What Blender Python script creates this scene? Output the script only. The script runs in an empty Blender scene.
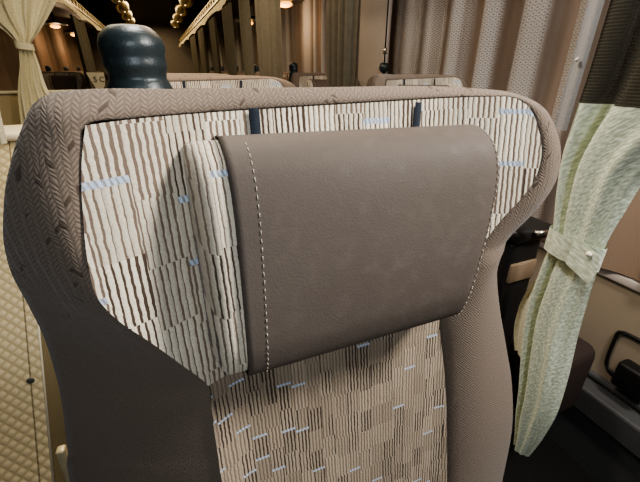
import bpy, bmesh, math, random
from mathutils import Vector
random.seed(7)
EYE = 1.25                      # eye height above the coach floor; heights below are written relative to it
S = bpy.context.scene
COL = S.collection
PI = math.pi

# ------------------------------------------------------------------ node helpers
class NT:
    def __init__(s, name):
        s.m = bpy.data.materials.new(name); s.m.use_nodes = True
        s.t = s.m.node_tree; s.n = s.t.nodes; s.l = s.t.links
        s.b = s.n['Principled BSDF']; s.out = s.n['Material Output']
    def put(s, sock, v):
        if isinstance(v, bpy.types.NodeSocket): s.l.new(v, sock)
        elif v is not None:
            if sock.type == 'RGBA' and len(v) == 3: v = (*v, 1)
            sock.default_value = v
    def math(s, op, a, b=None, c=None, clamp=False):
        n = s.n.new('ShaderNodeMath'); n.operation = op; n.use_clamp = clamp
        s.put(n.inputs[0], a)
        if b is not None: s.put(n.inputs[1], b)
        if c is not None: s.put(n.inputs[2], c)
        return n.outputs[0]
    def mix(s, f, a, b, mode='MIX'):
        n = s.n.new('ShaderNodeMix'); n.data_type = 'RGBA'; n.blend_type = mode
        s.put(n.inputs[0], f); s.put(n.inputs[6], a); s.put(n.inputs[7], b)
        return n.outputs[2]
    def sep(s, v):
        n = s.n.new('ShaderNodeSeparateXYZ'); s.l.new(v, n.inputs[0]); return n.outputs
    def comb(s, x, y=0.0, z=0.0):
        n = s.n.new('ShaderNodeCombineXYZ')
        s.put(n.inputs[0], x); s.put(n.inputs[1], y); s.put(n.inputs[2], z); return n.outputs[0]
    def coord(s, k='UV'):
        return s.n.new('ShaderNodeTexCoord').outputs[k]
    def noise(s, v, scale, detail=2.0, rough=.5):
        n = s.n.new('ShaderNodeTexNoise'); s.put(n.inputs['Vector'], v)
        n.inputs['Scale'].default_value = scale; n.inputs['Detail'].default_value = detail
        n.inputs['Roughness'].default_value = rough
        return n.outputs['Fac']
    def white(s, v):
        n = s.n.new('ShaderNodeTexWhiteNoise'); n.noise_dimensions = '3D'; s.put(n.inputs['Vector'], v); return n.outputs['Value']
    def voro(s, v, scale, feat='F1'):
        n = s.n.new('ShaderNodeTexVoronoi'); n.feature = feat; s.put(n.inputs['Vector'], v)
        n.inputs['Scale'].default_value = scale; return n.outputs['Distance']
    def ramp(s, f, stops):
        n = s.n.new('ShaderNodeValToRGB'); s.put(n.inputs[0], f)
        e = n.color_ramp.elements
        while len(e) < len(stops): e.new(.5)
        for k, (p, c) in enumerate(stops): e[k].position = p; e[k].color = (*c, 1)
        return n.outputs[0]
    def maprange(s, v, a, b, c=0.0, d=1.0):
        n = s.n.new('ShaderNodeMapRange'); s.put(n.inputs[0], v)
        for k, x in enumerate((a, b, c, d)): n.inputs[k+1].default_value = x
        return n.outputs[0]
    def bump(s, h, strength=.5, dist=.001):
        n = s.n.new('ShaderNodeBump'); n.inputs['Strength'].default_value = strength
        n.inputs['Distance'].default_value = dist; s.put(n.inputs['Height'], h)
        s.l.new(n.outputs[0], s.b.inputs['Normal'])
    def base(s, c, rough=.8, metal=0.0, spec=.3):
        s.put(s.b.inputs['Base Color'], c); s.put(s.b.inputs['Roughness'], rough)
        s.b.inputs['Metallic'].default_value = metal; s.b.inputs['Specular IOR Level'].default_value = spec
    def alpha(s, a): s.put(s.b.inputs['Alpha'], a)
M = {}

def plain(name, col, rough=.6, metal=0.0, var=.25, scale=30, bump=0.0, spec=.3):
    t = NT(name); o = t.coord('Object'); n = t.noise(o, scale, 4)
    dark = tuple(c*(1-var) for c in col); lite = tuple(min(1, c*(1+var)) for c in col)
    t.base(t.mix(n, dark, lite), rough, metal, spec)
    if bump: t.bump(n, bump, .002)
    M[name] = t.m; return t

def emit(name, col, strength):
    t = NT(name); n = t.noise(t.coord('Object'), 40)
    t.base(col, .4); t.put(t.b.inputs['Emission Color'], t.mix(n, tuple(c*.8 for c in col), col))
    t.b.inputs['Emission Strength'].default_value = strength; M[name] = t.m

def moquette(name, ca, cb, cell=.0075):
    """brown knitted moquette: short zig-zag floats with dark gaps on the head of the seat, plain fine twill lower down"""
    t = NT(name); uv = t.coord('UV'); u, v, _ = t.sep(uv)
    wob = t.math('MULTIPLY', t.math('SUBTRACT', t.noise(uv, 70, 2), .5), .005)
    u = t.math('ADD', u, wob); v = t.math('ADD', v, wob)
    band = t.math('FLOOR', t.math('DIVIDE', u, cell))
    par = t.math('MULTIPLY', t.math('SUBTRACT', t.math('MODULO', t.math('ABSOLUTE', band), 2.0), .5), 2.0)
    d = t.math('ADD', v, t.math('MULTIPLY', t.math('MULTIPLY', u, par), .9))
    k = t.math('DIVIDE', d, cell*.7)
    fr = t.math('ABSOLUTE', t.math('SUBTRACT', t.math('FRACT', k), .5))
    fv = t.math('ABSOLUTE', t.math('SUBTRACT', t.math('FRACT', t.math('DIVIDE', u, cell)), .5))
    h = t.math('SUBTRACT', 1.0, t.math('MAXIMUM', t.math('MULTIPLY', fr, 1.7), t.math('MULTIPLY', fv, 1.3)), clamp=True)
    rnd = t.white(t.comb(t.math('FLOOR', k), band))
    gap = t.math('MULTIPLY', t.math('GREATER_THAN', rnd, .92), t.math('LESS_THAN', t.noise(uv, 25, 2), .52))
    tw = t.math('MULTIPLY', t.math('ADD', t.math('SINE', t.math('MULTIPLY', t.math('ADD', t.math('MULTIPLY', u, .8), v), 2*PI/.0034)), 1.0), .5)
    low = t.maprange(t.sep(uv)[1], -.12, -.20)
    hh = t.math('ADD', t.math('MULTIPLY', t.math('SUBTRACT', h, gap), t.math('SUBTRACT', 1.0, low)), t.math('MULTIPLY', t.math('ADD', t.math('MULTIPLY', tw, .35), .3), low))
    f = t.math('ADD', t.math('MULTIPLY', t.maprange(hh, -.1, .75), .7), t.math('MULTIPLY', t.noise(uv, 420, 3), .45))
    col = t.mix(t.math('SUBTRACT', f, .1, clamp=True), ca, cb)
    t.base(col, .95, spec=.1); t.bump(t.math('ADD', hh, t.math('MULTIPLY', t.noise(uv, 500, 2), .8)), .5, .0012)
    t.b.inputs['Sheen Weight'].default_value = .12
    M[name] = t.m

def striped(name, period, wc, hc, light, dark, mid, lo, hi, blue=.68):
    """corduroy-like stripe moquette, broken into shifted blocks, with pale blue stitch dashes"""
    t = NT(name); uv = t.coord('UV'); u, v, _ = t.sep(uv)
    wob = t.math('MULTIPLY', t.math('SUBTRACT', t.noise(uv, 130, 2), .5), .0020)
    u = t.math('ADD', u, wob)
    c = t.math('FLOOR', t.math('DIVIDE', u, wc))
    off = t.white(t.comb(c, 3.3))
    vv = t.math('ADD', t.math('DIVIDE', v, hc), t.math('MULTIPLY', off, 9.0))
    r = t.math('FLOOR', vv)
    ident = t.comb(c, r, 1.7)
    rb = t.white(ident); rc = t.white(t.comb(c, r, 8.1)); rd = t.white(t.comb(c, r, 5.9))
    su = t.math('ADD', t.math('DIVIDE', u, period), t.math('MULTIPLY', rb, 1.0))
    k = t.math('FLOOR', su); fr = t.math('FRACT', su)
    rs = t.white(t.comb(k, rc, 2.2)); rs2 = t.white(t.comb(k, rb, 6.1))
    duty = t.math('ADD', t.math('MULTIPLY', t.math('ADD', t.math('MULTIPLY', rs, .55), t.math('MULTIPLY', rd, .45)), hi-lo), lo)
    duty = t.math('ADD', duty, t.math('MULTIPLY', t.math('SUBTRACT', t.noise(uv, 60, 1), .5), .3))
    line = t.math('LESS_THAN', fr, duty)
    cord = t.math('SINE', t.math('MULTIPLY', fr, PI))
    lines = t.mix(t.math('GREATER_THAN', t.math('ADD', t.math('MULTIPLY', t.white(t.comb(c, r, 7.7)), .75), t.math('MULTIPLY', rs2, .25)), .60), mid, dark)
    lcol = t.mix(rc, light, tuple(x*.70 for x in light))
    col = t.mix(line, lcol, lines)
    if blue:
        fv = t.math('FRACT', vv)
        on = t.math('MULTIPLY', t.math('LESS_THAN', fv, .10), t.math('GREATER_THAN', t.white(t.comb(c, r, 4.4)), blue))
        zig = t.math('GREATER_THAN', t.math('FRACT', t.math('ADD', t.math('DIVIDE', u, period*.8), t.math('MULTIPLY', fv, 4.0))), .42)
        col = t.mix(on, col, t.mix(zig, (.32, .33, .36), (.56, .64, .78)))
    col = t.mix(t.maprange(t.noise(uv, 500, 2), .35, .7, 0, .22), col, (.10, .07, .05))
    t.base(col, .95, spec=.1)
    h = t.math('MULTIPLY', cord, t.math('SUBTRACT', 1.0, t.math('MULTIPLY', line, .8)))
    t.bump(t.math('ADD', h, t.math('MULTIPLY', t.noise(uv, 700, 1), .5)), .6, .0012)
    t.b.inputs['Sheen Weight'].default_value = .15
    M[name] = t.m

moquette('brown_moquette', (.070, .050, .038), (.245, .190, .150), .0050)
striped('stripe_upper', .0050, .0290, .052, (.86, .76, .61), (.090, .060, .045), (.21, .152, .116), .12, .56)
striped('stripe_lower', .0040, .0160, .030, (.455, .36, .265), (.058, .040, .031), (.225, .165, .12), .26, .54, .80)
striped('stripe_pillow', .0046, .024, .050, (.80, .70, .56), (.10, .068, .052), (.24, .18, .14), .16, .46)

def leather():
    t = NT('brown_leather'); o = t.coord('Object')
    n1 = t.noise(o, 9, 4); n2 = t.voro(o, 520); n3 = t.noise(o, 70, 4)
    col = t.mix(n1, (.090, .070, .058), (.122, .097, .081))
    col = t.mix(t.maprange(n3, .5, .8, 0, .4), col, (.15, .12, .102))
    t.base(col, t.maprange(n3, .2, .8, .6, .78), spec=.28)
    t.bump(t.math('ADD', t.math('MULTIPLY', n2, .5), t.math('MULTIPLY', n3, .9)), .22, .0012)
    M['brown_leather'] = t.m
leather()

def weave_vinyl():
    t = NT('cream_weave_vinyl'); u, v, _ = t.sep(t.coord('UV'))
    a = t.math('ADD', u, v); b = t.math('SUBTRACT', u, v)
    p = .034
    sa = t.math('ABSOLUTE', t.math('SINE', t.math('MULTIPLY', a, PI/p))); sb = t.math('ABSOLUTE', t.math('SINE', t.math('MULTIPLY', b, PI/p)))
    h = t.math('MULTIPLY', sa, sb)
    groove = t.math('LESS_THAN', t.math('ABSOLUTE', t.math('SUBTRACT', u, -.535)), .0022)
    col = t.mix(t.maprange(h, 0, .7), (.42, .35, .215), (.60, .525, .355))
    col = t.mix(t.maprange(t.noise(t.coord('UV'), 8, 3), .4, .7, 0, .3), col, (.52, .45, .3))
    col = t.mix(t.math('MULTIPLY', groove, .75), col, (.12, .09, .05))
    t.base(col, .5, spec=.4); t.bump(t.math('SUBTRACT', h, groove), .5, .004)
    M['cream_weave_vinyl'] = t.m
weave_vinyl()

def ribbed():
    t = NT('ribbed_olive'); o = t.coord('Object'); x, y, z = t.sep(o)
    h = t.math('SINE', t.math('MULTIPLY', z, 2*PI/.013))
    t.base(t.mix(t.maprange(h, -1, 1), (.30, .25, .15), (.38, .32, .20)), .7); t.bump(h, .3, .002)
    M['ribbed_olive'] = t.m
ribbed()

def cream_cloth(name, a, b, c):
    t = NT(name); uv = t.coord('UV'); u, v, _ = t.sep(uv)
    st = t.comb(t.math('MULTIPLY', t.math('ADD', u, t.math('MULTIPLY', v, .45)), 62.0), t.math('MULTIPLY', t.math('SUBTRACT', v, t.math('MULTIPLY', u, .35)), 170.0))
    n = t.noise(st, 1.0, 1); n2 = t.noise(uv, 600, 2)
    col = t.mix(t.maprange(n, .38, .66), a, b)
    col = t.mix(t.maprange(n2, .4, .75, 0, .2), col, c)
    t.base(col, .75, spec=.25); t.bump(t.math('ADD', n, t.math('MULTIPLY', n2, .4)), .5, .0025)
    t.b.inputs['Sheen Weight'].default_value = .2
    M[name] = t.m
cream_cloth('sage_cream_cloth', (.50, .54, .41), (.80, .85, .70), (.46, .48, .35))
cream_cloth('cream_cloth', (.66, .61, .44), (.80, .75, .57), (.58, .53, .37))

def mesh_cloth():
    t = NT('dark_mesh_cloth'); u, v, _ = t.sep(t.coord('UV'))
    gu = t.math('ABSOLUTE', t.math('SUBTRACT', t.math('FRACT', t.math('DIVIDE', u, .0050)), .5))
    gv = t.math('ABSOLUTE', t.math('SUBTRACT', t.math('FRACT', t.math('DIVIDE', v, .0050)), .5))
    g = t.math('MAXIMUM', gu, gv); line = t.maprange(g, .28, .40)
    n = t.noise(t.coord('UV'), 12, 3)
    t.base(t.mix(line, (.008, .007, .005), t.mix(n, (.045, .041, .030), (.10, .092, .068))), .8, spec=.15)
    t.alpha(t.math('ADD', t.math('MULTIPLY', line, .12), .88)); t.bump(line, .4, .0015)
    M['dark_mesh_cloth'] = t.m
mesh_cloth()

def lace():
    t = NT('window_lace'); uv = t.coord('UV'); u, v, _ = t.sep(uv)
    row = t.math('FLOOR', t.math('DIVIDE', v, .015))
    uu = t.math('ADD', t.math('DIVIDE', u, .017), t.math('MULTIPLY', t.math('MODULO', t.math('ABSOLUTE', row), 2.0), .5))
    fx = t.math('SUBTRACT', t.math('FRACT', uu), .5); fy = t.math('SUBTRACT', t.math('FRACT', t.math('DIVIDE', v, .015)), .5)
    d = t.math('SQRT', t.math('ADD', t.math('MULTIPLY', fx, fx), t.math('MULTIPLY', fy, fy)))
    ring = t.maprange(t.math('ABSOLUTE', t.math('SUBTRACT', d, .36)), .06, .15, 1, 0)
    band = t.math('SINE', t.math('ADD', t.math('DIVIDE', t.sep(uv)[0], .033), t.math('MULTIPLY', t.noise(t.comb(t.sep(uv)[0], 0.0), 4, 1), 3.0)))  # opacity bands imitate the light and shade of the folds
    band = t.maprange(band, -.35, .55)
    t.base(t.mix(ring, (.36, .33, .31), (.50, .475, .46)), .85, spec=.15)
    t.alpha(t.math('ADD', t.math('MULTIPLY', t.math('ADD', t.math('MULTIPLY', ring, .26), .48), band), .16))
    t.b.inputs['Transmission Weight'].default_value = 0
    M['window_lace'] = t.m
    t = NT('brown_drape'); n = t.noise(t.coord('UV'), 300, 2)
    t.base(t.mix(n, (.22, .150, .105), (.33, .235, .17)), .85, spec=.15); M['brown_drape'] = t.m
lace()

plain('olive_drape', (.075, .062, .042), .9, var=.3, scale=60)
plain('navy_strap', (.022, .028, .040), .8, var=.4, scale=900, bump=.4)
plain('stitch_thread', (.52, .46, .38), .8)
plain('teal_plastic', (.017, .027, .031), .40, var=.12, scale=420, bump=.16, spec=.6)
plain('black_plastic', (.012, .011, .011), .45)
plain('dark_panel', (.028, .022, .018), .6)
plain('dark_metal', (.03, .028, .027), .35, .6)
plain('steel', (.45, .42, .38), .3, 1.0, .1)
plain('brass_metal', (.72, .56, .30), .28, .9, .15)
plain('pale_bar', (.62, .52, .33), .35, .3)
plain('floor_vinyl', (.016, .014, .013), .7, var=.4, scale=80)
plain('ceiling_dark', (.035, .024, .014), .8, var=.2)
plain('rack_dark', (.06, .042, .024), .6, var=.3)
plain('wall_beige', (.33, .265, .195), .6, var=.07, scale=6)
plain('wall_tan', (.52, .42, .26), .6, var=.08, scale=6)
plain('sill_beige', (.46, .40, .355), .6, var=.06)
plain('duct_grey', (.13, .13, .13), .4, .3, .15)
plain('rear_brown', (.20, .165, .14), .9, var=.2)
plain('glass_dark', (.012, .008, .006), .08, var=.1, spec=.6)
plain('cushion_dark', (.045, .030, .026), .85, var=.2, scale=120)
plain('cream_trim', (.74, .68, .54), .5, var=.05)
plain('valance_cream', (.62, .52, .34), .8, var=.12)
plain('hem_cloth', (.30, .285, .28), .85, var=.25, scale=260, bump=.3)
plain('ink', (.03, .025, .02), .7)
plain('tan_cover', (.22, .155, .10), .85, var=.15, scale=80)
emit('lamp_amber', (1.0, .42, .09), 3)
emit('lamp_warm', (1.0, .70, .32), 4)

# ------------------------------------------------------------------ mesh helpers
def link(name, bm, mat, parent=None, smooth=True, recalc=True):
    if recalc: bmesh.ops.recalc_face_normals(bm, faces=bm.faces)
    me = bpy.data.meshes.new(name); bm.to_mesh(me); bm.free()
    for p in me.polygons: p.use_smooth = smooth
    me.materials.append(M[mat])
    o = bpy.data.objects.new(name, me); COL.objects.link(o)
    if parent is not None: o.parent = parent
    return o
def tag(o, label=None, cat=None, group=None, kind=None):
    if label: o['label'] = label
    if cat: o['category'] = cat
    if group: o['group'] = group
    if kind: o['kind'] = kind
    return o
def empty(name, loc, label, cat, group=None):
    o = bpy.data.objects.new(name, None); COL.objects.link(o); o.location = loc; o.empty_display_size = .05
    return tag(o, label, cat, group)
def children(o): return [c for c in bpy.data.objects if c.parent is o]
def copy_tree(o, parent=None):
    c = o.copy(); COL.objects.link(c)
    if parent is not None: c.parent = parent
    for ch in children(o): copy_tree(ch, c)
    return c
def V(x, y, z): return Vector((x, y, z + EYE))       # z relative to the eye
def box(bm, x0, x1, y0, y1, z0, z1, bev=0.0, seg=2):
    vs = [bm.verts.new(V(x, y, z)) for x in (x0, x1) for y in (y0, y1) for z in (z0, z1)]
    fs = [(0,1,3,2), (4,6,7,5), (0,4,5,1), (2,3,7,6), (0,2,6,4), (1,5,7,3)]
    F_ = [bm.faces.new([vs[i] for i in f]) for f in fs]
    if bev:
        es = list({e for f in F_ for e in f.edges})
        bmesh.ops.bevel(bm, geom=es, offset=bev, segments=seg, profile=.5, affect='EDGES')
def tube(bm, pts, r, n=8, closed=False):
    pts = [Vector(p) for p in pts]; rings = []
    L = len(pts)
    for i, p in enumerate(pts):
        a = pts[i-1] if (i or closed) else pts[0]; b = pts[(i+1) % L] if (i < L-1 or closed) else pts[-1]
        d = (b-a).normalized(); up = Vector((0, 0, 1)) if abs(d.z) < .9 else Vector((0, 1, 0))
        s = d.cross(up).normalized(); q = s.cross(d)
        rr = r[i] if isinstance(r, (list, tuple)) else r
        rings.append([bm.verts.new(p + (s*math.cos(2*PI*k/n) + q*math.sin(2*PI*k/n))*rr) for k in range(n)])
    for i in range(L if closed else L-1):
        A, B = rings[i], rings[(i+1) % L]
        for k in range(n): bm.faces.new((A[k], A[(k+1) % n], B[(k+1) % n], B[k]))
    if not closed: bm.faces.new(rings[0]); bm.faces.new(rings[-1][::-1])
def lathe(bm, cx, cy, prof, n=24, sy=1.0):
    rings = [[bm.verts.new(V(cx + r*math.cos(2*PI*k/n), cy + sy*r*math.sin(2*PI*k/n), z)) for k in range(n)] for r, z in prof]
    for A, B in zip(rings, rings[1:]):
        for k in range(n): bm.faces.new((A[k], A[(k+1) % n], B[(k+1) % n], B[k]))
    bm.faces.new(rings[0]); bm.faces.new(rings[-1])
def grid(bm, P, uv=None):
    """quad grid over a table of points, with metric UVs"""
    vs = [[bm.verts.new(p) for p in row] for row in P]
    lay = bm.loops.layers.uv.verify()
    for i in range(len(P)-1):
        for j in range(len(P[0])-1):
            idx = ((i, j), (i, j+1), (i+1, j+1), (i+1, j))
            f = bm.faces.new([vs[a][b] for a, b in idx])
            for lp, (a, b) in zip(f.loops, idx):
                lp[lay].uv = uv[a][b] if uv else (P[a][b].x, P[a][b].z)
    return vs
def cat(pts, m):
    """Catmull-Rom resampling of a list of tuples, m samples per span"""
    out = []
    n = len(pts)
    for i in range(n-1):
        p0, p1, p2, p3 = pts[max(i-1, 0)], pts[i], pts[i+1], pts[min(i+2, n-1)]
        for k in range(m):
            t = k/m
            out.append(tuple(.5*((2*b) + (c-a)*t + (2*a-5*b+4*c-d)*t*t + (3*b-a-3*c+d)*t**3) for a, b, c, d in zip(p0, p1, p2, p3)))
    out.append(tuple(pts[-1])); return out
def ss(a, b, x):
    t = max(0, min(1, (x-a)/(b-a))); return t*t*(3-2*t)

# ------------------------------------------------------------------ the coach seat (profile of the seat back, metres, z relative to the eye)
XC, D0, K = .155, .32, .15
def front(x, z):
    s = abs(x - XC)
    u = ss(-.34, -.2, z)
    return D0 + K*z - .05*ss(.09, .25, s)*u - .03*ss(.12, .2, s)*(1-u)
LEFT = [  # stripe edge (x,z), outline (x,y,z): bottom to top
 ((-.006,-.72),(-.165,.235,-.72)), ((-.006,-.55),(-.150,.255,-.55)), ((-.0056,-.3824),(-.1306,.27,-.3332)), ((-.0047,-.3479),(-.1241,.2711,-.3013)),
 ((-.0042,-.3172),(-.1182,.2697,-.2707)), ((-.0028,-.2873),(-.1126,.2681,-.2422)), ((-.0022,-.2628),(-.1093,.2685,-.2168)),
 ((-.0209,-.2246),(-.1083,.2729,-.1813)), ((-.0384,-.1923),(-.1115,.2776,-.1521)), ((-.054,-.1665),(-.1148,.2811,-.1284)),
 ((-.0633,-.1423),(-.1137,.2843,-.1069)), ((-.063,-.1164),(-.1097,.2865,-.0901)), ((-.0597,-.0897),(-.1037,.2895,-.071)),
 ((-.0554,-.0644),(-.0971,.292,-.0557)), ((-.051,-.0463),(-.0869,.2957,-.0361)), ((-.0464,-.0317),(-.072,.3018,-.0164))]
TOP = [((-.0214,-.0304),(-.0426,.3054,-.0116)), ((.0269,-.0303),(.0158,.3288,-.0136)), ((.0675,-.030),(.0651,.338,-.014)),
 ((.1403,-.0284),(.1497,.3378,-.0145)), ((.2494,-.0262),(.2629,.3353,-.0151)), ((.3084,-.0245),(.322,.3135,-.0185)), ((.3309,-.0250),(.3509,.3049,-.0225))]
RIGHT = [ ((.3455,-.033),(.3854,.3014,-.034)), ((.3548,-.0483),(.4058,.2974,-.0514)), ((.3635,-.0761),(.4229,.2931,-.0798)),
 ((.3606,-.1049),(.4258,.2884,-.1112)), ((.3478,-.1285),(.4138,.2846,-.1375)), ((.3328,-.1487),(.3923,.2815,-.1592)),
 ((.3125,-.184),(.3683,.283,-.1824)), ((.297,-.2175),(.3584,.2825,-.2064)), ((.2832,-.2479),(.3589,.28,-.2353)),
 ((.2737,-.2779),(.3764,.2766,-.2919)), ((.2834,-.3381),(.4008,.2716,-.3564)), ((.29,-.4005),(.423,.2601,-.4324)),
 ((.2943,-.4678),(.4357,.2466,-.5228)), ((.2977,-.5447),(.4425,.2397,-.6363)), ((.298,-.60),(.4455,.237,-.68)), ((.298,-.72),(.448,.235,-.72))]
LEFT = [(a, (b[0]*q, b[1]*q, b[2]*q)) for a, b in LEFT for q in [1 + .30*ss(-.05, -.20, b[2])]]
MS = 4
def loft_part():
    allp = LEFT + TOP + RIGHT
    A = cat([a for a, b in allp], MS); B = cat([b for a, b in allp], MS)
    bm = bmesh.new(); P = []; UVS = []
    cz = -.2
    for (ax, az), (bx, by, bz) in zip(A, B):
        ay = front(ax, az) + .004
        w = math.hypot(bx-ax, bz-az); h = min(.020, .18*w if az > -.2 else .3*w)
        left = 1-ss(-.03, .03, bx); low_ = ss(-.06, -.16, az)*left; h *= 1-.8*low_; ex = 1.6-.55*low_
        row = []; uvr = []
        dirx, dirz = (bx-ax)/max(w, 1e-5), (bz-az)/max(w, 1e-5)
        qs = [0, .04, .12, .25, .4, .55, .7, .82, .92, 1]
        for q in qs:
            bulge = h*(math.sin(PI*min(1, q**.75)))**.75
            row.append(V(ax+(bx-ax)*q, ay+(by-ay)*q**ex - bulge, az+(bz-az)*q))
            uvr.append((ax+(bx-ax)*q*1.15, az+(bz-az)*q*1.15))
        for yy, ins in ((.012, .0006), (.028, .004), (.055, .010), (.085, .022), (.105, .045)):
            row.append(V(bx-dirx*ins, by+yy, bz-dirz*ins)); uvr.append((bx+dirx*yy*1.2, bz+dirz*yy*1.2))
        P.append(row); UVS.append(uvr)
    vs = grid(bm, P, UVS)
    bm.faces.new([r[-1] for r in vs])                        # the back shell
    return bm
def panel_parts():
    L = cat([(a[0], a[1]) for a, b in LEFT], MS)[::-1]       # now top to bottom
    R = cat([(a[0], a[1]) for a, b in RIGHT], MS)
    T = cat([(LEFT[-1][0])] + [a for a, b in TOP] + [RIGHT[0][0]], 4)
    n = 40
    def topat(f):
        x = L[0][0] + (R[0][0]-L[0][0])*f
        for (x0, z0), (x1, z1) in zip(T, T[1:]):
            if x0 <= x <= x1: return z0 + (z1-z0)*(x-x0)/max(1e-6, x1-x0)
        return T[-1][1]
    rows = []
    m = min(len(L), len(R))
    for i in range(m):
        (lx, lz), (rx, rz) = L[i], R[i]; row = []
        for j in range(n+1):
            f = j/n; x = lx+(rx-lx)*f; z = lz+(rz-lz)*f
            if i < 8: z += (topat(f) - (L[0][1]+(R[0][1]-L[0][1])*f)) * (1-i/8)
            row.append(V(x, front(x, z), z))
        rows.append(row)
    cut = MS*9
    a, b = bmesh.new(), bmesh.new()
    grid(a, rows[:cut+1]); grid(b, rows[cut:])
    return a, b
# head pillow: bolster strapped over the seat back
PROF = [(0.0,-.056),(.016,-.0535),(.034,-.058),(.048,-.070),(.056,-.092),(.060,-.125),(.062,-.160),(.061,-.190),(.058,-.208),(.050,-.227),(.036,-.237),(.018,-.240),(0.0,-.238)]
def pillow_grid(u0, u1, grow, n=36, endr=.05):
    prof = cat(PROF, 4); P = []; UV = []
    for d, z in prof:
        row = []; uvr = []
        tz = ss(-.06, -.23, z)
        xl = .007 - .002*tz; xr = .299 - .034*tz
        for j in range(n+1):
            u = u0 + (u1-u0)*j/n
            e = min(u, 1-u)/endr if endr else 1
            g = 1.0 if e >= 1 else math.sqrt(max(0, 1-(1-e)**2))*.93 + .07
            zc = -.146; zz = zc + (z-zc)*(1 - .05*(1-g)) * (1 + grow/.09)
            x = xl + (xr-xl)*u
            dd = (d+grow)*g if d > .001 else 0
            zz += .0045*(1-u)*(1-tz); row.append(V(x, D0 + K*zz - .002 - dd, zz)); uvr.append((x, zz - d*.3))
        P.append(row); UV.append(uvr)
    return P, UV
def pillow_body():
    bm = bmesh.new(); P, UV = pillow_grid(0, 1, 0, 44); vs = grid(bm, P, UV)
    bm.faces.new([r[0] for r in vs]); bm.faces.new([r[-1] for r in vs]); return bm
U_L = .098
def pillow_cover():
    bm = bmesh.new(); P, UV = pillow_grid(U_L, 1.0, .0035, 44); 
    # slant the left hem a little and turn it in on to the body
    for r in P: r.insert(0, r[0] + Vector((.0008, .0045, 0)))
    for r in UV: r.insert(0, r[0])
    vs = grid(bm, P, UV); bm.faces.new([r[-1] for r in vs]); return bm
def stitches(u):
    bm = bmesh.new(); prof = cat(PROF, 10)
    if True:
        pts = []
        for d, z in prof:
            P = None
            tz = ss(-.06, -.23, z); xl, xr = .007-.002*tz, .299-.034*tz
            e = min(u, 1-u)/.05; g = 1.0 if e >= 1 else math.sqrt(max(0, 1-(1-e)**2))*.93+.07
            zc = -.146; zz = zc+(z-zc)*(1-.05*(1-g))*(1+.0035/.09)
            zz += .0045*(1-u)*(1-tz); pts.append(V(xl+(xr-xl)*u, D0+K*zz-.002-(d+.0040)*g, zz))
        pts = pts[18:]
        run = 0; last = pts[0]; on = True; seg = [last]
        for p in pts[1:]:
            while (p-last).length > .0016:
                q = last + (p-last).normalized()*.0016; run += 1; last = q
                if on: seg.append(q)
                if run % 4 == 2:
                    if on and len(seg) > 1: tube(bm, seg, .0004, 5)
                    on = False; seg = []
                elif run % 4 == 0: on = True; seg = [q]
    return bm
def strap(x0, w, lean=0.0):
    bm = bmesh.new(); P = []
    for z in (-.064, -.056, -.05, -.042, -.036, -.0315, -.0285):
        f = (-.02-z)/.04
        y = front(x0, z) - .0025
        P.append([V(x0+lean*f, y, z), V(x0+w*.33+lean*f, y-.0012, z), V(x0+w*.66+lean*f, y-.0012, z), V(x0+w+lean*f, y, z)])
    grid(bm, P); return bm

def knob(bm, cx, cy):
    prof = [(.038,-.075),(.036,-.045),(.0325,-.022),(.0295,-.0125),(.0272,-.008),(.0278,-.003),(.0292,.002),(.0295,.005),(.0291,.009),(.0290,.0115),(.0296,.015),(.0303,.020),(.0295,.025),(.0262,.0315),(.0200,.0368),(.0155,.0386),(.008,.0392),(.002,.0393)]
    lathe(bm, cx, cy, cat(prof, 3), 40)

def make_seat():
    t = empty('coach_seat', (XC, .35, 0), 'nearest coach seat, brown moquette wings and striped back, wearing a brown leather head pillow', 'seat')
    inv = Vector((XC, .35, 0))
    def part(name, bm, mat, parent=t, smooth=True):
        if parent is t: bmesh.ops.translate(bm, verts=bm.verts, vec=-inv)
        else: bmesh.ops.translate(bm, verts=bm.verts, vec=-inv)
        return link(name, bm, mat, parent, smooth)
    part('backrest', loft_part(), 'brown_moquette')
    a, b = panel_parts()
    tag(part('upper_panel', a, 'stripe_upper'), 'cream and brown striped upholstery')
    tag(part('lower_panel', b, 'stripe_lower'), 'darker tan and brown striped upholstery')
    pil = tag(part('head_pillow', pillow_body(), 'stripe_pillow'), 'striped head pillow')
    cov = tag(part('leather_cover', pillow_cover(), 'brown_leather', pil), 'brown leather sleeve')
    part('stitching', stitches(U_L+.062), 'stitch_thread', pil); part('stitching', stitches(.955), 'stitch_thread', pil)
    part('strap', strap(.0665, .0085, -.001), 'navy_strap', pil); part('strap', strap(.231, .0078, -.003), 'navy_strap', pil)
    bm = bmesh.new(); knob(bm, -.017, .445); tag(part('grip_knob', bm, 'teal_plastic'), 'dark blue plastic shoulder grip')
    bm = bmesh.new(); box(bm, -.045, .012, .385, .46, -.12, -.07, .008); part('knob_bracket', bm, 'black_plastic')
    bm = bmesh.new(); box(bm, -.09, .40, -.24, .29, -.86, -.70, .045, 4); part('seat_cushion', bm, 'brown_moquette')
    bm = bmesh.new(); box(bm, -.08, .39, -.15, .33, -.90, -.84, .01)
    box(bm, -.05, .36, .02, .20, -1.2495, -.90, .015); part('pedestal', bm, 'black_plastic')
    return t
seat = make_seat()

ROWP = .88
near = 'coach seats behind the nearest one'
def place(base, x, y, label, z=0):
    c = copy_tree(base); c.location = (x, y, z); tag(c, label, 'seat', near); return c
mid_labels = ['second coach seat of the middle column, directly behind the nearest seat', 'third coach seat of the middle column, its top just over the second']
for i in range(2): place(seat, XC, .35+ROWP*(i+1), mid_labels[i])
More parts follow.
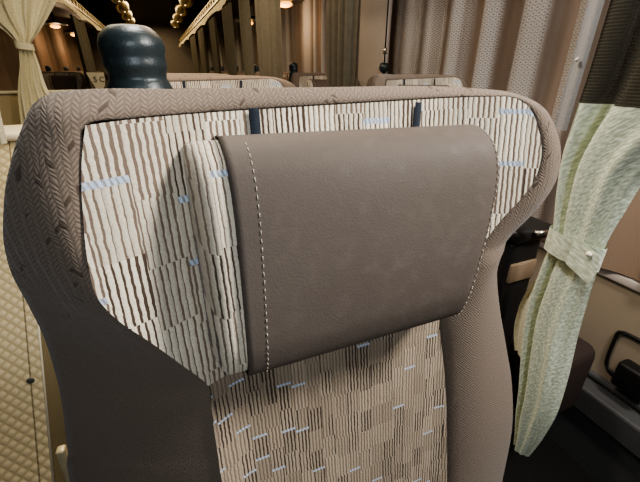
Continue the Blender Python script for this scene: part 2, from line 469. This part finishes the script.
# right-hand column, with wider cushion and armrests
right_first = copy_tree(seat); right_first.location = (.866, 1.20, 0); right_first.scale = (.80, 1, 1)
for q_ in children(right_first):
    if q_.name.startswith('grip_knob') or q_.name.startswith('knob_bracket'): bpy.data.objects.remove(q_)
tag(right_first, 'tan-lit coach seat beside the right window, nearest of the window column', 'seat', near)
rl = ['second coach seat back of the right window column, small dark knob on its shoulder', 'third coach seat back of the right window column',
      'fourth coach seat back of the right window column', 'fifth coach seat back of the right window column', 'sixth coach seat back of the right window column']
for i in range(5): place(seat, .872, 1.20+.88*(i+1), rl[i]).scale = (.80, 1, 1)
ll = ['coach seat of the left column just right of the tied cream curtain', 'coach seat of the left column next to the cream letter tab', 'rearmost visible coach seat of the left column']
for i in range(3): place(seat, -.87, 4.75+.88*i, ll[i]).scale = (.80, 1, 1)
def armfix(o): o.scale = (1/.80, 1, 1); return o
# armrests and legrest of the nearest right-hand seat
inv = Vector((.866, 1.20, 0))
bm = bmesh.new(); box(bm, .655, .775, .485, 1.08, -.345, -.312, .012, 3); bmesh.ops.translate(bm, verts=bm.verts, vec=-inv)
tag(armfix(link('armrest', bm, 'black_plastic', right_first)), 'black armrest')
bm = bmesh.new(); box(bm, .665, .765, .50, 1.10, -1.22, -.345, .012, 2); bmesh.ops.translate(bm, verts=bm.verts, vec=-inv)
sb_ = armfix(link('armrest_side', bm, 'black_plastic', right_first)); tag(sb_, 'black side board under the armrest')
bm = bmesh.new(); box(bm, .658, .668, .53, .80, -.465, -.395, .004, 2); box(bm, .675, .755, .493, .503, -.45, -.40, .004, 2); bmesh.ops.translate(bm, verts=bm.verts, vec=-inv)
tag(armfix(link('tan_inset', bm, 'tan_cover', right_first)), 'tan inset panel')
bm = bmesh.new(); tube(bm, [V(.70, .478, -.318), V(.75, .478, -.322)], .006, 8); bmesh.ops.translate(bm, verts=bm.verts, vec=-inv)  # steel bar added to give the armrest end its glint
tag(armfix(link('glint_bar', bm, 'steel', right_first)), 'steel bar added as the glint on the armrest')
bm = bmesh.new(); box(bm, .80, .985, .40, .62, -.90, -.665, .035, 4); bmesh.ops.translate(bm, verts=bm.verts, vec=-inv)
armfix(link('leg_rest', bm, 'cushion_dark', right_first))

# ------------------------------------------------------------------ right privacy curtain, tied back
FOLD = cat([(0,.5),(.06,-.3),(.13,.1),(.19,1.5),(.25,1.1),(.31,-.9),(.42,-1.15),(.58,-.75),(.70,-1.0),(.82,-.3),(.92,.1),(1,.9)], 8)
def fold_at(f):
    for (a, b), (c, d) in zip(FOLD, FOLD[1:]):
        if a <= f <= c: return b+(d-b)*(f-a)/max(1e-6, c-a)
    return FOLD[-1][1]
def pleats(table, n, pleat, axis='y', fixed=.68, m=5, nw=5, phase=0.0):
    """cloth hanging in pleats: table rows are (z, a0, a1, amplitude); a runs along the rail"""
    T = cat(table, m); P = []; UV = []
    for z, a0, a1, amp in T:
        row = []; uvr = []
        for j in range(n+1):
            f = j/n
            w = amp*(math.sin(2*PI*nw*f + phase + .8*math.sin(3*f)) + .35*math.sin(2*PI*nw*2.1*f + 1.3 + z*1.5))
            if nw == 0: w = amp*(fold_at(f) + .12*math.sin(9*f + 14*z))
            a = a0 + (a1-a0)*f
            row.append(V(fixed+w, a, z) if axis == 'y' else V(a, fixed+w, z))
            uvr.append((f*pleat, z))
        P.append(row); UV.append(uvr)
    return P, UV
ct = empty('privacy_curtain', (.68, .40, EYE+.52), 'pale sage curtain with dark mesh top, tied back beside the nearest seat', 'curtain')
ci = Vector((.68, .40, EYE+.52))
def cpart(name, bm, mat, par=None, smooth=True):
    bmesh.ops.translate(bm, verts=bm.verts, vec=-ci); return link(name, bm, mat, par or ct, smooth)
tab_mesh = [(.52,.452,.14,.014),(.30,.452,.15,.014),(.10,.455,.17,.014),(0,.455,.20,.014),(-.052,.457,.235,.014)]
tab_low = [(-.052,.457,.235,.014),(-.10,.458,.285,.013),(-.155,.458,.318,.012),(-.22,.449,.330,.010),(-.28,.437,.337,.007),(-.325,.432,.335,.006),(-.38,.436,.333,.007),
           (-.48,.440,.328,.010),(-.58,.425,.318,.012),(-.68,.405,.312,.012),(-.76,.392,.318,.011),(-.81,.380,.325,.010),(-.85,.372,.332,.009)]
bm = bmesh.new(); P, UV = pleats(tab_mesh, 120, .50, nw=0); grid(bm, P, UV); tag(cpart('mesh_top', bm, 'dark_mesh_cloth'), 'dark open mesh upper band')
bm = bmesh.new(); P, UV = pleats(tab_low, 120, .36, nw=0); grid(bm, P, UV); cpart('drape', bm, 'sage_cream_cloth')
# loose fold behind the drape
bm = bmesh.new(); P, UV = pleats([(-.31,.428,.40,.004),(-.40,.445,.41,.006),(-.48,.468,.42,.008),(-.56,.468,.42,.008),(-.62,.45,.42,.006)], 20, .12, nw=1, fixed=.70); grid(bm, P, UV); cpart('back_fold', bm, 'cream_cloth')
# tie band
def band_loop(zc, y0, y1, x, rx, h, tilt):
    rows = []
    for k in range(33):
        a = PI*2*k/32
        yc = (y0+y1)/2; ry = (y1-y0)/2+.004
        y = yc + ry*math.cos(a); xx = x - rx*math.sin(a)
        zz = zc + tilt*math.cos(a)
        rows.append([V(xx, y, zz+h*f) for f in (.5, .17, -.17, -.5)])
    return rows
bm = bmesh.new(); R_ = band_loop(-.305, .335, .434, .68, .022, .046, .002); grid(bm, R_, [[(k*.008, j*.012) for j in range(4)] for k in range(33)])
tb = cpart('tie_band', bm, 'sage_cream_cloth')
bm = bmesh.new(); Pt = [[V(.654-.003*j, .374-.016*i - .002*j, -.270 - .028*j - .006*i) for i in range(4)] for j in range(3)]
Pt[1][3] += Vector((0, -.006, .004)); grid(bm, Pt, [[(p.y, p.z) for p in r] for r in Pt]); cpart('band_flap', bm, 'sage_cream_cloth', tb)
bm = bmesh.new(); bmesh.ops.create_uvsphere(bm, u_segments=14, v_segments=8, radius=.0048); bmesh.ops.translate(bm, verts=bm.verts, vec=V(.650, .340, -.292)); tag(cpart('snap_button', bm, 'cream_trim', tb), 'white snap')
bm = bmesh.new(); P, UV = pleats([(.52,.478,.452,.002),(.2,.480,.453,.002),(-.10,.482,.456,.002)], 8, .05, nw=1, fixed=.672); grid(bm, P, UV); hem = cpart('lace_hem', bm, 'hem_cloth')
bm = bmesh.new(); bmesh.ops.create_uvsphere(bm, u_segments=12, v_segments=8, radius=.0035); bmesh.ops.translate(bm, verts=bm.verts, vec=V(.664, .466, .016)); tag(cpart('snap_button', bm, 'cream_trim'), 'white snap')

# ------------------------------------------------------------------ left tied curtain
lt = empty('tied_curtain', (-.60, 2.6, EYE+.5), 'cream curtain gathered by a tie in the top left, beyond the aisle', 'curtain')
li = Vector((-.60, 2.6, EYE+.5))
bm = bmesh.new()
P, UV = pleats([(.41,-.82,-.35,.02),(.36,-.80,-.36,.02),(.32,-.78,-.405,.02),(.24,-.73,-.47,.018),(.17,-.665,-.53,.014),(.125,-.638,-.572,.010),(.09,-.638,-.570,.010),(.02,-.655,-.565,.014),(-.06,-.685,-.565,.018),(-.14,-.71,-.555,.02),(-.3,-.74,-.55,.02)], 70, .5, 'x', 2.55, nw=4)
grid(bm, P, UV); bmesh.ops.translate(bm, verts=bm.verts, vec=-li); link('drape', bm, 'cream_cloth', lt)
bm = bmesh.new(); rows = []
for k in range(25):
    a = 2*PI*k/24; rows.append([V(-.605+.040*math.cos(a), 2.55-.03*math.sin(a), .112-.006*math.cos(a)+.032*f) for f in (.5, 0, -.5)])
grid(bm, rows); bmesh.ops.translate(bm, verts=bm.verts, vec=-li); link('tie_band', bm, 'cream_cloth', lt)
# hem of the next curtain, at the very edge
bm = bmesh.new(); P, UV = pleats([(.40,-.62,-.50,.006),(.1,-.57,-.475,.006),(-.05,-.54,-.452,.006),(-.12,-.54,-.462,.006),(-.21,-.55,-.472,.006)], 24, .15, 'x', 1.46, nw=2); grid(bm, P, UV)
tag(link('curtain_hem', bm, 'cream_cloth'), 'narrow cream curtain end hanging at the far left edge', 'curtain')

# cream partition across the left side
pt = empty('partition_panel', (-.80, 2.75, EYE-1.25), 'tan upright partition with a white top strip, left of the nearest seat', 'partition')
pi_ = Vector((-.80, 2.75, EYE-1.25))
bm = bmesh.new(); box(bm, -1.17, -.46, 2.72, 2.76, -1.25, -.122, .006); bmesh.ops.translate(bm, verts=bm.verts, vec=-pi_); link('board', bm, 'wall_tan', pt, False)
bm = bmesh.new(); box(bm, -1.17, -.455, 2.705, 2.775, -.1225, -.108, .004); bmesh.ops.translate(bm, verts=bm.verts, vec=-pi_); tag(link('top_strip', bm, 'cream_trim', pt, False), 'white top strip')

# reclined cream vinyl panel at the left
wp = empty('reclined_seat_shell', (-.78, 1.3, 0), 'cream diamond-weave vinyl seat shell leaning back, with a screw, left of nearest seat', 'seat shell')
wi = Vector((-.78, 1.3, 0))
def plane_y(z): return .96 + (z+1.15)*.786
bm = bmesh.new(); P = []; UV = []
for i in range(13):
    z = -1.249 + (1.249-.235)*i/12; P.append([V(x, plane_y(z), z) for x in (-1.1, -.8, -.5)]); UV.append([(x, z*1.27) for x in (-1.1, -.8, -.5)])
grid(bm, P, UV); bmesh.ops.translate(bm, verts=bm.verts, vec=-wi); tag(link('woven_face', bm, 'cream_weave_vinyl', wp), 'cream diamond-weave vinyl')
bm = bmesh.new()
q = [V(x, y, z) for x in (-.504, -1.1) for y, z in ((plane_y(-1.249)+.002, -1.249), (plane_y(-.235)+.002, -.235), (plane_y(-.235)+.25, -.235), (plane_y(-1.249)+.62, -1.249))]
vs = [bm.verts.new(p) for p in q]
for f in ((0,1,2,3), (7,6,5,4), (0,4,5,1), (1,5,6,2), (2,6,7,3), (3,7,4,0)): bm.faces.new([vs[i] for i in f])
bmesh.ops.translate(bm, verts=bm.verts, vec=-wi); tag(link('side_board', bm, 'ribbed_olive', wp, False), 'ribbed olive side')
bm = bmesh.new(); tube(bm, [V(-.5, plane_y(-1.249), -1.249), V(-.5, plane_y(-.235), -.235)], .0035, 8); bmesh.ops.translate(bm, verts=bm.verts, vec=-wi); link('edge_trim', bm, 'cream_trim', wp)
bm = bmesh.new(); box(bm, -1.1, -.49, plane_y(-.235)-.02, plane_y(-.235)+.25, -.235, -.205, .012, 3); bmesh.ops.translate(bm, verts=bm.verts, vec=-wi); link('top_roll', bm, 'cream_trim', wp)
bm = bmesh.new(); zc = -.905; bmesh.ops.create_uvsphere(bm, u_segments=14, v_segments=8, radius=.0115)
for v in bm.verts: v.co.y *= .45
bmesh.ops.translate(bm, verts=bm.verts, vec=V(-.534, plane_y(zc)-.003, zc)); bmesh.ops.translate(bm, verts=bm.verts, vec=-wi); tag(link('screw', bm, 'duct_grey', wp), 'grey screw head')
bm = bmesh.new(); box(bm, -.245, -.232, .50, .515, -.86, -.545, .003)
for v in bm.verts: v.co.x += (v.co.z-EYE+.56)*.05 
bmesh.ops.translate(bm, verts=bm.verts, vec=-Vector((XC, .35, 0))); tag(link('side_bar', bm, 'pale_bar', seat), 'pale metal side bar')
bm = bmesh.new(); box(bm, -.24, -.06, .40, .515, -.88, -.84, .004); bmesh.ops.translate(bm, verts=bm.verts, vec=-Vector((XC, .35, 0))); link('bar_bracket', bm, 'black_plastic', seat)

# ------------------------------------------------------------------ the coach body
Y0, Y1, W, CZ = -1.6, 9.4, 1.2, .86
def struct(name, bm, mat, smooth=False, parent=None):
    o = link(name, bm, mat, parent, smooth)
    if parent is None: o['kind'] = 'structure'
    return o
bm = bmesh.new(); box(bm, -W-.06, W+.06, Y0, Y1, -1.30, -1.25); struct('floor', bm, 'floor_vinyl')
bm = bmesh.new(); box(bm, -W-.06, W+.06, Y0, Y1, CZ, CZ+.05); struct('ceiling', bm, 'ceiling_dark')
for side, sx in (('right', 1), ('left', -1)):
    bm = bmesh.new(); a, b = sorted((sx*W, sx*(W+.06)))
    box(bm, a, b, Y0, Y1, -1.25, -.57); box(bm, a, b, Y0, Y1, .78, CZ)
    struct('wall_'+side, bm, 'wall_beige')
    bm = bmesh.new(); a, b = sorted((sx*(W-.012), sx*(W+.05))); box(bm, a, b, Y0, Y1, -.585, -.555, .006); struct('trim_1' if sx > 0 else 'trim_2', bm, 'sill_beige', True)
    bm = bmesh.new(); a, b = sorted((sx*(W+.012), sx*(W+.03))); box(bm, a, b, Y0, Y1, -.556, .78); struct('window_1' if sx > 0 else 'window_2', bm, 'glass_dark')
    bm = bmesh.new(); a, b = sorted((sx*(W-.07), sx*W)); box(bm, a, b, Y0, Y1, -1.04, -.945, .008); a, b = sorted((sx*(W-.05), sx*W)); box(bm, a, b, Y0, Y1, -1.25, -1.04)
    a, b = sorted((sx*(W-.018), sx*W)); box(bm, a, b, Y0, Y1, -.93, -.915, .003)
    struct('baseboard_'+side, bm, 'duct_grey')
bm = bmesh.new(); box(bm, -W-.06, W+.06, Y1, Y1+.06, -1.25, CZ); struct('wall_rear', bm, 'rear_brown')

# cup holder bracket on the right wall
ch = empty('cup_holder', (1.2, .42, EYE-.80), 'black wire cup holder bracket on the lower right wall', 'cup holder')
hi_ = Vector((1.2, .42, EYE-.80))
bm = bmesh.new(); 
fr = [(1.193,.470,-.755),(1.193,.455,-.725),(1.193,.33,-.725),(1.193,.318,-.75),(1.193,.318,-.86),(1.193,.33,-.875),(1.193,.44,-.875),(1.193,.466,-.85)]
tube(bm, [V(*p) for p in cat(fr+[fr[0]], 4)[:-1]], .0055, 8, True); bmesh.ops.translate(bm, verts=bm.verts, vec=-hi_); link('wire_frame', bm, 'black_plastic', ch)
bm = bmesh.new(); box(bm, 1.150, 1.199, .335, .425, -.885, -.795, .012, 3); bmesh.ops.translate(bm, verts=bm.verts, vec=-hi_); link('holder_body', bm, 'black_plastic', ch)

# curtains on the windows: a brown blind behind, lace in front
def window_cloth(name, mat, x, y0, y1, wl, amp, z0, z1, seed, label, cat_, group=None):
    rnd = random.Random(seed); bm = bmesh.new(); n = int((y1-y0)/wl*10); P = [[], [], [], []]; UV = [[], [], [], []]
    ph = rnd.random()*6; s = 0; prev = None
    for j in range(n+1):
        y = y0 + (y1-y0)*j/n
        a = 2*PI*y/wl + ph + .5*math.sin(y*5.3+ph) + .3*math.sin(y*11.7)
        w = amp*(math.sin(a)+.3*math.sin(2.3*a+1)); yy = y + .25*amp*math.cos(a)
        if prev: s += math.hypot(w-prev[0], yy-prev[1])
        prev = (w, yy)
        for k, z in enumerate((z1, z1*.5+z0*.5, z0+.1, z0)):
            P[k].append(V(x + w*(1, 1.08, .95, .9)[k], yy + (0, .012, .006, 0)[k]*math.sin(3*y), z)); UV[k].append((s, z))
    grid(bm, P, UV); o = link(name, bm, mat); return tag(o, label, cat_, group)
window_cloth('window_blind', 'brown_drape', 1.180, .10, 4.2, .16, .012, -.55, .78, 3, 'brown pleated blind along the right windows, behind the lace', 'curtain')
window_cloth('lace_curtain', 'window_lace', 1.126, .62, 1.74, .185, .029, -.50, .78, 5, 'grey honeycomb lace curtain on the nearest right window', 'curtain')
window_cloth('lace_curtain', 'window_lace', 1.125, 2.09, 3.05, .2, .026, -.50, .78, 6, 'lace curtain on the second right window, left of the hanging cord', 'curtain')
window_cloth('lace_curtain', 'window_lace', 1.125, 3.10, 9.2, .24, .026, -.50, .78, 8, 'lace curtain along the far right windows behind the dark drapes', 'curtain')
window_cloth('window_blind', 'brown_drape', 1.180, 4.25, 9.2, .2, .012, -.55, .78, 9, 'brown pleated blind along the far right windows', 'curtain')
window_cloth('window_blind', 'brown_drape', -1.165, 2.9, 9.2, .24, .022, -.55, .78, 11, 'brown pleated blind along the left windows', 'curtain')
bm = bmesh.new(); box(bm, 1.085, 1.115, 1.77, 2.06, -.54, .58, .013, 3); o = struct('trim_3', bm, 'sill_beige', True)

# dark privacy drapes gathered along both aisles
def drape(y0, y1, x, label, seed):
    bm = bmesh.new(); P, UV = pleats([(.425,y0,y1,.011),(.2,y0+.01,y1-.01,.015),(-.2,y0+.02,y1-.03,.014),(-.55,y0+.02,y1-.03,.012),(-.85,y0,y1,.012)], 40, .5, fixed=x, nw=4, m=3, phase=seed); grid(bm, P, UV)
    return tag(link('dark_drape', bm, 'olive_drape'), label, 'curtain', 'dark gathered drapes along the aisle')
dr = [(1.30,1.57,'wide dark drape hanging left of the hanging cord'), (2.26,2.75,'olive drape with amber lamp to its right, second from the right'), (3.0,3.27,'dark drape third from the right along the aisle'),
      (3.62,4.1,'dark drape fourth from the right along the aisle'), (4.6,5.0,'dark drape fifth from the right along the aisle'), (5.7,6.3,'dark drape sixth from the right along the aisle'), (6.9,7.8,'farthest dark drape on the right of the aisle')]
for i, (a, b, l) in enumerate(dr): drape(a*.823, b*.823, .56, l, i)
left_drape = drape(4.1, 4.72, -.58, 'dark drape on the left of the aisle, beside the dark blue grip', 9)
# small cream tab with letters

bm = bmesh.new()
outl = [(-.07,.055),(.07,.055),(.07,-.01),(.055,-.06),(.015,-.105),(-.01,-.105)]
f1 = [bm.verts.new((x, -.004, z)) for x, z in outl]; f2 = [bm.verts.new((x, .004, z)) for x, z in outl]
bm.faces.new(f1); bm.faces.new(f2[::-1])
for i in range(6): bm.faces.new((f1[i], f1[(i+1) % 6], f2[(i+1) % 6], f2[i]))
tb_ = tag(link('letter_tab', bm, 'cream_trim', left_drape, False), 'cream tab lettered S C'); tb_.location = (-.505, 4.085, EYE-.075)
cu = bpy.data.curves.new('lettering', 'FONT'); cu.body = 'S C'; cu.size = .062; cu.extrude = .002; cu.align_x = 'CENTER'
lo = bpy.data.objects.new('lettering', cu); COL.objects.link(lo); lo.location = (.022, -.006, -.022); lo.rotation_euler = (PI/2, 0, 0)
bpy.context.view_layer.update()
lm = bpy.data.meshes.new_from_object(lo.evaluated_get(bpy.context.evaluated_depsgraph_get()))
lp_, lr_ = lo.location.copy(), lo.rotation_euler.copy(); bpy.data.objects.remove(lo); bpy.data.curves.remove(cu)
for k, (dx0, dx1) in enumerate(((-9, 0), (0, 9))):          # one mesh per letter
    b2 = bmesh.new(); b2.from_mesh(lm); bmesh.ops.delete(b2, geom=[v for v in b2.verts if not dx0 <= v.co.x < dx1], context='VERTS')
    q2 = link('letter', b2, 'ink', tb_, False); q2.location = lp_; q2.rotation_euler = lr_


drape(5.8, 6.6, -.58, 'farthest dark drape on the left of the aisle', 3)

# luggage racks
for side, sx in (('right', 1), ('left', -1)):
    t = empty('luggage_rack', (sx*.85, 4, EYE+.6), 'overhead luggage rack with a brass ladder rail on the %s of the aisle' % side, 'luggage rack', None)
    ti = Vector((sx*.85, 4, EYE+.6))
    bm = bmesh.new(); ya, yb = .3, 9.3
    sec = [(.60,.555),(.60,.60),(.80,.66),(1.065,.68),(1.065,.62),(.80,.585)]
    r0 = [bm.verts.new(V(sx*x, ya, z)) for x, z in sec]; r1 = [bm.verts.new(V(sx*x, yb, z)) for x, z in sec]
    for k in range(6): bm.faces.new((r0[k], r0[(k+1) % 6], r1[(k+1) % 6], r1[k]))
    bm.faces.new(r0); bm.faces.new(r1[::-1]); bmesh.ops.translate(bm, verts=bm.verts, vec=-ti); link('shelf', bm, 'rack_dark', t, False)
    bm = bmesh.new(); box(bm, *sorted((sx*.575, sx*.605)), ya, yb, .520, .532, .002); box(bm, *sorted((sx*.575, sx*.592)), ya, yb, .575, .584, .002)
    y = ya+.05
    while y < yb: box(bm, *sorted((sx*.578, sx*.590)), y, y+.03, .528, .577); y += .17
    bmesh.ops.translate(bm, verts=bm.verts, vec=-ti); tag(link('ladder_rail', bm, 'brass_metal', t, False), 'brass ladder rail')
    bm = bmesh.new(); rows = [[], [], []]; n = 440
    for j in range(n+1):
        y = ya + (yb-ya)*j/n; sc = abs(math.sin(PI*(y-.1)/1.1))
        w = .003*math.sin(y*40)
        rows[0].append(V(sx*(.556+w), y, .488)); rows[1].append(V(sx*(.553+w), y, .452-.006*sc)); rows[2].append(V(sx*(.553+w), y, .425+.032*sc))
    grid(bm, rows); bmesh.ops.translate(bm, verts=bm.verts, vec=-ti); tag(link('valance', bm, 'valance_cream', t), 'scalloped cream valance')

# ceiling reading-light units along both rack edges
def unit(x, y, label):
    t = empty('reading_light', (x, y, EYE+CZ), label, 'lamp', 'brass reading light units under the ceiling')
    bm = bmesh.new(); sx = 1 if x > 0 else -1
    prof = cat([(.075,-.001),(.10,-.04),(.095,-.10),(.06,-.14),(.02,-.145)], 3)
    rings = [[bm.verts.new((r*.9*math.cos(2*PI*k/20), r*3.4*math.sin(2*PI*k/20), z)) for k in range(20)] for r, z in prof]
    for A, B in zip(rings, rings[1:]):
        for k in range(20): bm.faces.new((A[k], A[(k+1) % 20], B[(k+1) % 20], B[k]))
    bm.faces.new(rings[0]); bm.faces.new(rings[-1]); link('housing', bm, 'brass_metal', t)
    bm = bmesh.new(); bmesh.ops.create_uvsphere(bm, u_segments=12, v_segments=8, radius=.012); bmesh.ops.translate(bm, verts=bm.verts, vec=(-sx*.03, -.05, -.138)); link('lens', bm, 'lamp_warm', t)
ordn = ['nearest', 'second', 'third', 'fourth', 'fifth']
for i, y in enumerate((4.6, 5.5, 6.4, 7.3, 8.2)):
    unit(.50, y, '%s brass reading light unit above the right side of the aisle' % ordn[i]); unit(-.28, y, '%s brass reading light unit above the left side of the aisle' % ordn[i])

# amber window lamps under the racks
def wlamp(x, y, z, label):
    t = empty('window_lamp', (x, y, EYE+z), label, 'lamp', 'amber lamps under the luggage racks')
    bm = bmesh.new(); bmesh.ops.create_uvsphere(bm, u_segments=20, v_segments=10, radius=.13)
    for v in bm.verts: v.co.z = v.co.z*.3 if v.co.z > 0 else v.co.z*.05; v.co.y *= 1.5
    bmesh.ops.translate(bm, verts=bm.verts, vec=(0, 0, .02)); link('shade', bm, 'dark_metal', t)
    bm = bmesh.new(); bmesh.ops.create_uvsphere(bm, u_segments=16, v_segments=8, radius=.05)
    for v in bm.verts: v.co.z *= .35; v.co.y *= 1.4
    link('bulb', bm, 'lamp_amber', t)
    bm = bmesh.new(); tube(bm, [(0, 0, .055), (0, 0, .135)], .012, 8); link('stem', bm, 'dark_metal', t)
    l = bpy.data.lights.new('amber_glow', 'POINT'); l.energy = 2.5; l.color = (1, .70, .42); l.shadow_soft_size = .05
    lo = bpy.data.objects.new('amber_glow', l); COL.objects.link(lo); lo.location = (x*.97, y, EYE+z-.1)
wlamp(.93, 2.9, .42, 'amber lamp right of the olive drape under the right rack'); wlamp(.93, 4.12, .42, 'smaller amber lamp farther along under the right rack')
wlamp(-.95, 5.45, .44, 'amber lamp over the left windows, nearer of two'); wlamp(-.95, 6.6, .44, 'amber lamp over the left windows, farther of two')

# thin pull cord with toggle hanging by the window
pc = empty('pull_cord', (1.06, 1.73, EYE+.55), 'thin dark cord with a small metal toggle hanging before the right window', 'cord')
pci = Vector((1.06, 1.73, EYE+.55))
bm = bmesh.new(); tube(bm, [V(1.06, 1.73, .58), V(1.06, 1.73, .3), V(1.06, 1.728, .03)], .004, 6); bmesh.ops.translate(bm, verts=bm.verts, vec=-pci); link('cord', bm, 'black_plastic', pc)
bm = bmesh.new(); tube(bm, [V(1.06, 1.73, .10), V(1.06, 1.73, .07)], .009, 8); bmesh.ops.translate(bm, verts=bm.verts, vec=-pci); tag(link('toggle', bm, 'steel', pc), 'bright metal toggle')
bm = bmesh.new(); lathe(bm, 1.06, 1.728, [(.004,.034),(.02,.03),(.026,.015),(.022,0),(.012,-.012),(.004,-.02)], 20); bmesh.ops.translate(bm, verts=bm.verts, vec=-pci); tag(link('weight', bm, 'teal_plastic', pc), 'dark ball weight')

# ------------------------------------------------------------------ light
def area(name, loc, target, size, energy, col, sy=None):
    l = bpy.data.lights.new(name, 'AREA'); l.size = size; l.energy = energy; l.color = col
    if sy: l.shape = 'RECTANGLE'; l.size_y = sy
    o = bpy.data.objects.new(name, l); COL.objects.link(o); o.location = V(*loc)
    o.rotation_euler = (V(*target)-o.location).to_track_quat('-Z', 'Y').to_euler()
    return o
area('front_lamp', (.80, -.10, .54), (.22, .32, -.2), .22, 15, (1, .965, .90))
area('grip_highlight_light', (-.02, -.60, .30), (.05, .4, -.05), .12, 3.6, (.82, .92, 1))  # unseen cool light added to put highlights on the shoulder grip
o_ = area('curtain_fill_light', (.10, .72, .83), (.55, .38, -.25), .22, 11, (1, .97, .90))  # unseen fill light added to brighten the sage curtain and seat top
area('window_glow', (1.15, 1.2, .70), (1.19, 1.2, -.4), .04, 15, (1, .64, .36), 2.2)
area('aisle_lamp_left', (-.40, 1.7, .82), (-.6, 2.0, -1), .3, 14, (1, .86, .58), 1.4)
area('aisle_lamp_right', (.45, 1.9, .82), (.9, 1.7, 0), .3, 17, (1, .86, .66), 2.0)
area('aisle_lamp_rear', (.05, 6.8, .82), (.05, 6.8, -1), .5, 34, (1, .80, .48), 4.5)
area('aisle_lamp_mid', (.05, 3.6, .82), (.05, 3.6, -1), .4, 10, (1, .82, .52), 2)
w = bpy.data.worlds.new('World'); S.world = w; w.use_nodes = True
bg = w.node_tree.nodes['Background']; bg.inputs[0].default_value = (.9, .78, .62, 1); bg.inputs[1].default_value = .06

# ------------------------------------------------------------------ camera
cd = bpy.data.cameras.new('camera'); cd.sensor_width = 36; cd.lens = 361/640*36; cd.clip_start = .02
cam = bpy.data.objects.new('camera', cd); COL.objects.link(cam); cam.location = (0, 0, EYE)
cam.rotation_euler = (math.radians(90-25.346), 0, math.radians(-22.444))
S.camera = cam
S.view_settings.view_transform = 'AgX'; S.view_settings.look = 'AgX - Medium High Contrast'; S.view_settings.exposure = .3
